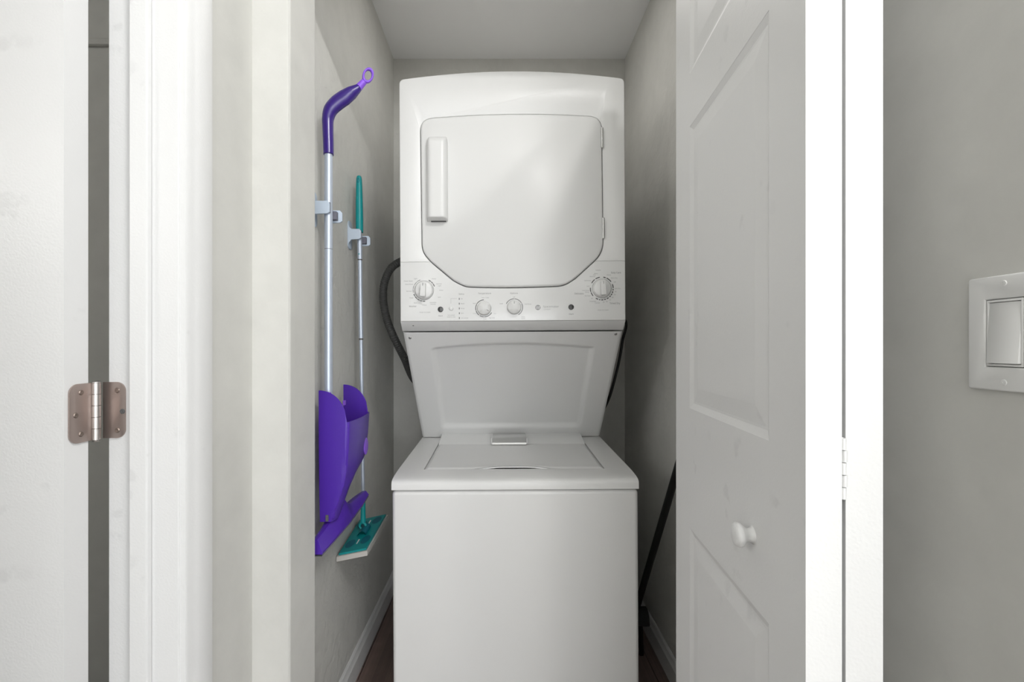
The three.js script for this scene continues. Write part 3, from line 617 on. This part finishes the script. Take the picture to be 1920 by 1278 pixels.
// ---------------------------------------------------------------- purple broom with dustpan
const BX = px(616, 1.215), BD = 1.215;
{
  const B = (x, y) => V(px(x, BD), py(y, BD), BD), R = k => k * BD / F;
  const g = group('broom', V(BX, 0.60, BD), { label: 'purple broom with curved handle and silver pole clipped to the closet wall', category: 'broom' });
  const put = (n, geo, m, p = g) => { const q = Array.isArray(geo) ? merge(geo) : geo; q.translate(-g.position.x, -g.position.y, -g.position.z); return mesh(n, q, m, p); };
  const yTop = py(287, BD), yJoint = py(467, BD), yLow = 0.667;
  put('pole', [rod(V(BX, yJoint + 0.0006, BD), V(BX, yTop + 0.01, BD), 0.0104)], M.alu);
  put('pole', [rod(V(BX, yLow, BD), V(BX, yJoint - 0.0006, BD), 0.0104)], M.alu);
  put('pole_collar', [rod(V(BX, yJoint - 0.0008, BD), V(BX, yJoint + 0.0008, BD), 0.0101)], M.seam);
  const hp = [[616, 290, 9.2], [615.5, 265, 9.6], [614.8, 240, 9.9], [615, 222, 10.6], [620, 206, 12.6], [632, 193, 14], [646, 183, 14], [659, 174, 11.5], [669, 167, 8], [674, 163, 6.2]];
  const rr = hp.map((p, i) => [i / (hp.length - 1), R(p[2])]);
  const hc = hp.map(([x, y]) => B(x, y)), cc = new THREE.CatmullRomCurve3(hc, false, 'centripetal'), L = cc.getLengths(90);
  const rl = hp.map((p, i) => [L[i * 10] / L[90], R(p[2])]);
  put('handle_grip', sweep(hc, t => { const r = table(rl, t); return [Math.min(r, 0.0155), r]; }, 90, 28, true, new THREE.Vector3(0, 0, 1)), M.purpleDeep);
  const np = [[672, 164.5, 6.4], [678, 158, 5.4], [683, 152.5, 4.2]];
  put('loop_neck', sweep(np.map(([x, y]) => B(x, y)), t => [R(lerp(6.4, 5.2, t)), R(lerp(6.8, 5.6, t))], 12, 20), M.lilac);
  const rc = B(690, 141.5);
  const ring = new THREE.TorusGeometry(R(9.5), R(2.5), 12, 40); ring.scale(0.82, 1.25, 1.6); ring.rotateY(0.55); ring.rotateZ(-0.4); ring.translate(rc.x, rc.y, rc.z);
  put('hanging_loop', uvMetres(ring), M.lilac);
  // head: long tapered block lying along the wall
  const A0 = [-0.456, 0.598, 1.135], A1 = [-0.424, 0.648, 1.435];
  const hAt = [[0, 0.036], [0.18, 0.040], [0.36, 0.055], [0.40, 0.062], [0.50, 0.062], [0.56, 0.040], [0.64, 0.030], [0.85, 0.022], [1, 0.014]];
  const wAt = [[0, 0.015], [0.2, 0.019], [0.5, 0.022], [0.8, 0.018], [1, 0.012]];
  const prof = [[-0.9, 0], [1.0, 0], [1.05, 0.16], [0.75, 0.45], [0.42, 0.86], [0.2, 1], [-0.3, 1], [-0.7, 0.9], [-0.95, 0.4]];
  const headAt = (t, k) => { const q = prof[k % prof.length], w = table(wAt, t), h = table(hAt, t); return V(lerp(A0[0], A1[0], t) + q[0] * w, lerp(A0[1], A1[1], t) + q[1] * h, lerp(A0[2], A1[2], t)); };
  const body = grid((u, v) => headAt(v, Math.round(u * prof.length)), prof.length, 40);
  const caps = [0, 1].map(t => { const s = []; for (let k = 1; k < prof.length - 1; k++) s.push(headAt(t, 0), headAt(t, k), headAt(t, k + 1)); const q = new THREE.BufferGeometry().setFromPoints(s); q.computeVertexNormals(); return uvMetres(q); });
  put('broom_head', [toCreasedNormals(body, 0.5), ...caps], M.purple);
  put('rubber_lip', [grid((u, v) => { const t = v; return V(lerp(A0[0], A1[0], t) + lerp(-0.85, 0.98, u) * table(wAt, t), lerp(A0[1], A1[1], t) - 0.0045, lerp(A0[2], A1[2], t)); }, 2, 20),
    ...[-0.85, 0.98].map(k => grid((u, v) => V(lerp(A0[0], A1[0], v) + k * table(wAt, v), lerp(A0[1], A1[1], v) - 0.0045 * u, lerp(A0[2], A1[2], v)), 1, 20))], M.clipGrip);
  put('head_socket', [rod(V(BX, 0.628, BD + 0.004), V(BX + 0.002, 0.69, BD), 0.0125, 20)], M.purple);
}
// dustpan pushed onto the pole
{
  const g = group('dustpan', V(-0.43, 0.66, 1.25), { label: 'purple scoop dustpan clipped upright on the pole of the broom', category: 'dustpan' });
  const put = (n, geo, m) => { const q = Array.isArray(geo) ? merge(geo) : geo; q.translate(-g.position.x, -g.position.y, -g.position.z); return mesh(n, q, m, g); };
  const XB = -0.4685;
  const xf = y => table([[0.657, -0.437], [0.672, -0.431], [0.712, -0.417], [0.75, -0.405], [0.794, -0.397], [0.86, -0.392], [0.918, -0.390], [1, -0.390]], y);
  const dn = y => table([[0.657, 1.192], [0.75, 1.187], [0.9, 1.184]], y);
  const df = y => table([[0.657, 1.245], [0.70, 1.245], [0.725, 1.25], [0.745, 1.262], [0.765, 1.29], [0.783, 1.335], [0.80, 1.358], [0.86, 1.366], [0.92, 1.372]], y);
  // outline around the scoop: near wall back -> front, round corner, front, corner, far wall front -> back
  const ringPts = (y, inset) => {
    const a = xf(y) - inset, n0 = dn(y) + inset, f0 = df(y) - inset, r = Math.min(0.006, (f0 - n0) * 0.3), out = [];
    const N = 14; for (let i = 0; i < N; i++) out.push([lerp(XB, a - r, i / N), n0, i / N, 0]);
    for (let i = 0; i <= 4; i++) { const q = i / 4 * Math.PI / 2; out.push([a - r + r * Math.sin(q), n0 + r - r * Math.cos(q), 1, i / 4]); }
    for (let i = 1; i < 10; i++) out.push([a + 0.006 * Math.sin(Math.PI * i / 10), lerp(n0 + r, f0 - r, i / 10), 1, 1]);
    for (let i = 0; i <= 4; i++) { const q = i / 4 * Math.PI / 2; out.push([a - r + r * Math.cos(q), f0 - r + r * Math.sin(q), 1, 1 - i / 4]); }
    for (let i = 1; i <= N; i++) out.push([lerp(a - r, XB, i / N), f0, 1 - i / N, 0]);
    return out;
  };
  const count = ringPts(0.8, 0).length, Y0 = 0.657;
  const topY = k => { const e = ringPts(0.9, 0)[k][2]; return e >= 1 ? 0.9165 : 0.916 + 0.082 * Math.sqrt(Math.max(0, 1 - e ** 2.1)); };
  const tops = [...Array(count).keys()].map(topY);
  const surf = inset => (u, v) => { const k = Math.round(u * (count - 1)), y = lerp(Y0, tops[k], v), q = ringPts(y, inset)[k]; return V(q[0], y, q[1]); };
  const outer = grid(surf(0), count - 1, 50), inner = grid(surf(0.0024), count - 1, 50);
  const rim = grid((u, v) => surf(v * 0.0024)(u, 1), count - 1, 1);
  const fo = surf(0), fi = surf(0.0024);
  const rims = [grid((u, v) => { const a = fo(u, 1), b = fi(u, 1); return a.lerp(b, v); }, count - 1, 1), grid((u, v) => { const a = fo(0, u), b = fi(0, u); return a.lerp(b, v); }, 50, 1), grid((u, v) => { const a = fo(1, u), b = fi(1, u); return a.lerp(b, v); }, 50, 1)];
  void rim;
  put('scoop', [toCreasedNormals(outer, 0.8), toCreasedNormals(inner, 0.8), ...rims], M.purple);
  put('back_web', [grid((u, v) => { const y = lerp(Y0, 0.93, v); return V(XB + 0.003, y, lerp(dn(y), df(y), u)); }, 6, 20)], M.purple);
  put('scoop_floor', [grid((u, v) => { const y = 0.664, q = lerp(dn(y), df(y), u); return V(lerp(XB, xf(y), v), y, q); }, 4, 4)], M.purple);
  // pole clip, oval badge and a dark box for the shade in the hinge hole
  put('pole_clip', [box(-0.468, -0.443, 0.982, 0.992, 1.192, 1.203, 0.002)], M.lilac); put('latch_tab', [box(-0.447, -0.441, 0.945, 0.958, 1.30, 1.312, 0.001)], M.lilac);
  const bd = new THREE.SphereGeometry(1, 24, 12); bd.scale(0.003, 0.0245, 0.021); bd.translate(xf(0.83) + 0.004, 0.823, -1.332);
  put('oval_badge', uvMetres(bd), M.lilac);
  put('hinge_hole_shade', [box(px(610.5, 1.19), px(616, 1.19), py(977, 1.19), py(965, 1.19), 1.188, 1.1915, 0.001)], M.seam);
}

// ---------------------------------------------------------------- teal flat mop
{
  const D = 1.504, P = (x, y) => V(px(x, D), py(y, D), D);
  const g = group('flat_mop', V(px(680, D), 0.49, D), { label: 'teal flat mop with thin silver pole clipped beside the purple broom', category: 'mop' });
  const put = (n, geo, m, p = g) => { const q = Array.isArray(geo) ? merge(geo) : geo; q.translate(-g.position.x, -g.position.y, -g.position.z); return mesh(n, q, m, p); };
  const r = k => k * D / F;
  const hp = [[673.3, 329.5, 2.6], [673.3, 331, 4.2], [673.3, 336, 5.2], [673.4, 350, 5.8], [673.6, 380, 6.5], [673.9, 410, 6.9], [674.2, 434, 6.6], [674.2, 436, 6.4]];
  const L = new THREE.CatmullRomCurve3(hp.map(([x, y]) => P(x, y)), false, 'centripetal').getLengths(70);
  const rl = hp.map((q, i) => [L[i * 10] / L[70], r(q[2])]);
  put('handle_grip', sweep(hp.map(([x, y]) => P(x, y)), t => table(rl, t), 80, 24), M.teal);
  const eye = new THREE.TorusGeometry(r(2.3), r(1.0), 8, 20); eye.scale(0.75, 1.6, 6.5); { const p = P(673.4, 340); eye.translate(p.x, p.y, p.z); }
  put('hanging_hole', uvMetres(eye), M.tealDark);
  put('pole', [rod(P(675, 486), P(674.2, 434), r(4.4))], M.alu);
  put('pole_collar', [rod(P(675.1, 488), P(675, 485.6), r(4.1))], M.seam);
  put('pole', [rod(P(677, 634), P(675.1, 488), r(4.0))], M.alu);
  put('pole_collar', [rod(P(677.05, 637), P(677, 634), r(3.9))], M.seam);
  put('pole', [rod(P(681, 945), P(677.05, 637), r(3.4))], M.alu);
  put('lock_pin', [rod(P(674.6, 476.8).add(new THREE.Vector3(0, 0, r(4.0))), P(674.6, 476.8).add(new THREE.Vector3(0, 0, r(4.7))), 0.0022, 12)], M.teal);
  // lower teal sleeve and swivel
  put('swivel_sleeve', [rod(P(681, 978), P(680.9, 935), r(4.8), 20, r(4.2))], M.teal);
  const ring = new THREE.TorusGeometry(r(5.6), r(2.2), 12, 28); const rc = P(680, 985); ring.translate(rc.x, rc.y, rc.z);
  put('swivel_joint', [uvMetres(ring), rod(P(680, 991), P(680.5, 1003), r(4.0), 16)], M.teal);
  // plate: corners measured on the wall side and the room side
  const c00 = V(-0.487, 0.484, 1.382), c10 = V(-0.405, 0.498, 1.388), c01 = V(-0.487, 0.507, 1.59), c11 = V(-0.396, 0.528, 1.586);
  const at = (u, v, o = 0) => { const p = c00.clone().lerp(c10, u).lerp(c01.clone().lerp(c11, u), v); p.y += o; return p; };
  const slab = (o0, o1, e) => { const q = (u, v) => [lerp(-e, 1 + e, u), lerp(-e * 0.45, 1 + e * 0.45, v)];
    const list = [grid((u, v) => at(...q(u, v), o1), 8, 8), grid((u, v) => at(...q(u, v), o0), 8, 8)];
    for (const k of [0, 1]) { list.push(grid((u, v) => at(...q(u, k), lerp(o0, o1, v)), 8, 1)); list.push(grid((u, v) => at(...q(k, u), lerp(o0, o1, v)), 8, 1)); }
    return list; };
  put('mop_plate', slab(0, 0.006, 0), M.teal);
  put('cleaning_pad', slab(-0.015, -0.0005, 0.055), M.pad);
  const disc = (u0, v0, ru, rv, o) => { const s = []; const n = 20; for (let i = 0; i < n; i++) { const a = i / n * 6.2832, b = (i + 1) / n * 6.2832; s.push(at(u0, v0, o), at(u0 + ru * Math.cos(a), v0 + rv * Math.sin(a), o), at(u0 + ru * Math.cos(b), v0 + rv * Math.sin(b), o)); } const q = new THREE.BufferGeometry().setFromPoints(s); q.computeVertexNormals(); return uvMetres(q); };
  for (const [u, v] of [[0.24, 0.22], [0.76, 0.26], [0.24, 0.80], [0.76, 0.84]]) put('cloth_grip', [disc(u, v, 0.17, 0.115, 0.0066)], M.tealDark);
  for (const v of [0.24, 0.82]) { const q = (u, w) => at(0.5 + (u - 0.5) * 0.05, v + (w - 0.5) * 0.13, 0.0067); put('plate_mark', [grid(q, 1, 2)], M.white); }
  put('plate_yoke', [grid((u, v) => { const a = u * Math.PI; return at(0.5 + 0.16 * Math.cos(a), lerp(0.40, 0.66, v), 0.006 + 0.014 * Math.sin(a)); }, 14, 4)], M.tealDark);
}
wallClip(BX, py(392, BD), BD, 'light blue wall clip gripping the silver pole of the purple broom', 0.0108, 1);
wallClip(px(674.5, 1.504), py(441, 1.504), 1.504, 'light blue wall clip gripping the thin teal-handled mop', 0.0106, 1);

// ---------------------------------------------------------------- black broom leaning in the gap on the right
{
  const a = V(0.527, 1.12, 1.135), b = V(0.493, 0.135, 1.688);
  const g = group('push_broom', V(0.485, 0, 1.69), { label: 'black broom leaning in the gap between the washer and the right wall', category: 'broom' });
  const put = (n, geo, m) => { const q = Array.isArray(geo) ? merge(geo) : geo; q.translate(-g.position.x, -g.position.y, -g.position.z); return mesh(n, q, m, g); };
  put('handle', [rod(b, a, 0.0112, 20)], M.black);
  const tip = new THREE.SphereGeometry(0.0113, 16, 10); tip.translate(a.x, a.y, a.z); put('handle_tip', uvMetres(tip), M.black);
  put('head_block', [alongX([[1.655, 0.105], [1.665, 0.135], [1.685, 0.152], [1.705, 0.150], [1.722, 0.135], [1.73, 0.105]], 0.415, 0.537)], M.black);
  // tufts flare a little toward the floor
  for (let i = 0; i < 5; i++) for (let j = 0; j < 3; j++) { const x = 0.425 + i * 0.0205, d = 1.668 + j * 0.024; put('bristle_tuft', [rod(V(x, 0.001, d + (j - 1) * 0.008), V(x, 0.107, d), 0.009, 8, 0.007)], M.bristle); }
}

// ---------------------------------------------------------------- lamps, all out of view: three-bulb bar placed to cast the closet shadows
{
  const d = -0.15, g = group('unseen_ceiling_light_bar', V(0.64, CEIL, d), { label: 'unseen three bulb bar behind the camera, placed to cast the closet shadows', category: 'ceiling light' });
  mesh('bar', [box(-0.30, 0.30, -0.022, 0, -0.03, 0.03, 0.006)], M.chrome, g);
  for (const x of [-0.21, 0, 0.21]) {
    const s = new THREE.SphereGeometry(0.032, 24, 16); s.translate(x, -0.06, 0);
    mesh('bulb', uvMetres(s), M.bulb, g);
    mesh('lamp_holder', [rod(new THREE.Vector3(x, -0.032, 0), new THREE.Vector3(x, -0.02, 0), 0.016)], M.chrome, g);
    const l = new THREE.PointLight(lin(1, 0.99, 0.975), LAMP_W, 0, 2); l.position.set(x, -0.06, 0); l.castShadow = true; l.shadow.radius = 1.5; g.add(l);
  }
}
{
  const g = group('unseen_closet_light', V(0.04, CEIL, 1.56), { label: 'unseen flat light panel above the dryer, placed to light the closet ceiling', category: 'ceiling light' });  // out of view; brightens dryer top, closet ceiling and upper walls
  mesh('housing', [box(-0.14, 0.14, -0.022, 0, -0.14, 0.14, 0.006)], M.white, g);
  mesh('diffuser', [box(-0.125, 0.125, -0.025, -0.022, -0.125, 0.125, 0.001)], M.bulb, g);
}
{
  const g = group('unseen_pendant_lamp', V(-2.1, CEIL, -0.75), { label: 'unseen globe lamp in the side room, placed to light the folded door and right wall', category: 'pendant lamp' });  // out of view; lights the folded door and the right wall
  mesh('canopy', [rod(new THREE.Vector3(0, -0.025, 0), new THREE.Vector3(0, 0, 0), 0.06, 32)], M.chrome, g);
  mesh('rod', [rod(new THREE.Vector3(0, -0.50, 0), new THREE.Vector3(0, -0.025, 0), 0.006, 12)], M.chrome, g);
  const s = new THREE.SphereGeometry(0.09, 32, 20); s.translate(0, -0.58, 0); mesh('globe', uvMetres(s), M.bulb, g);
  const l = new THREE.PointLight(lin(1, 0.99, 0.975), SIDE_LAMP, 0, 2); l.position.set(0, -0.58, 0); l.castShadow = true; l.shadow.radius = 4.5; g.add(l);
}
renderer.render(scene, camera);
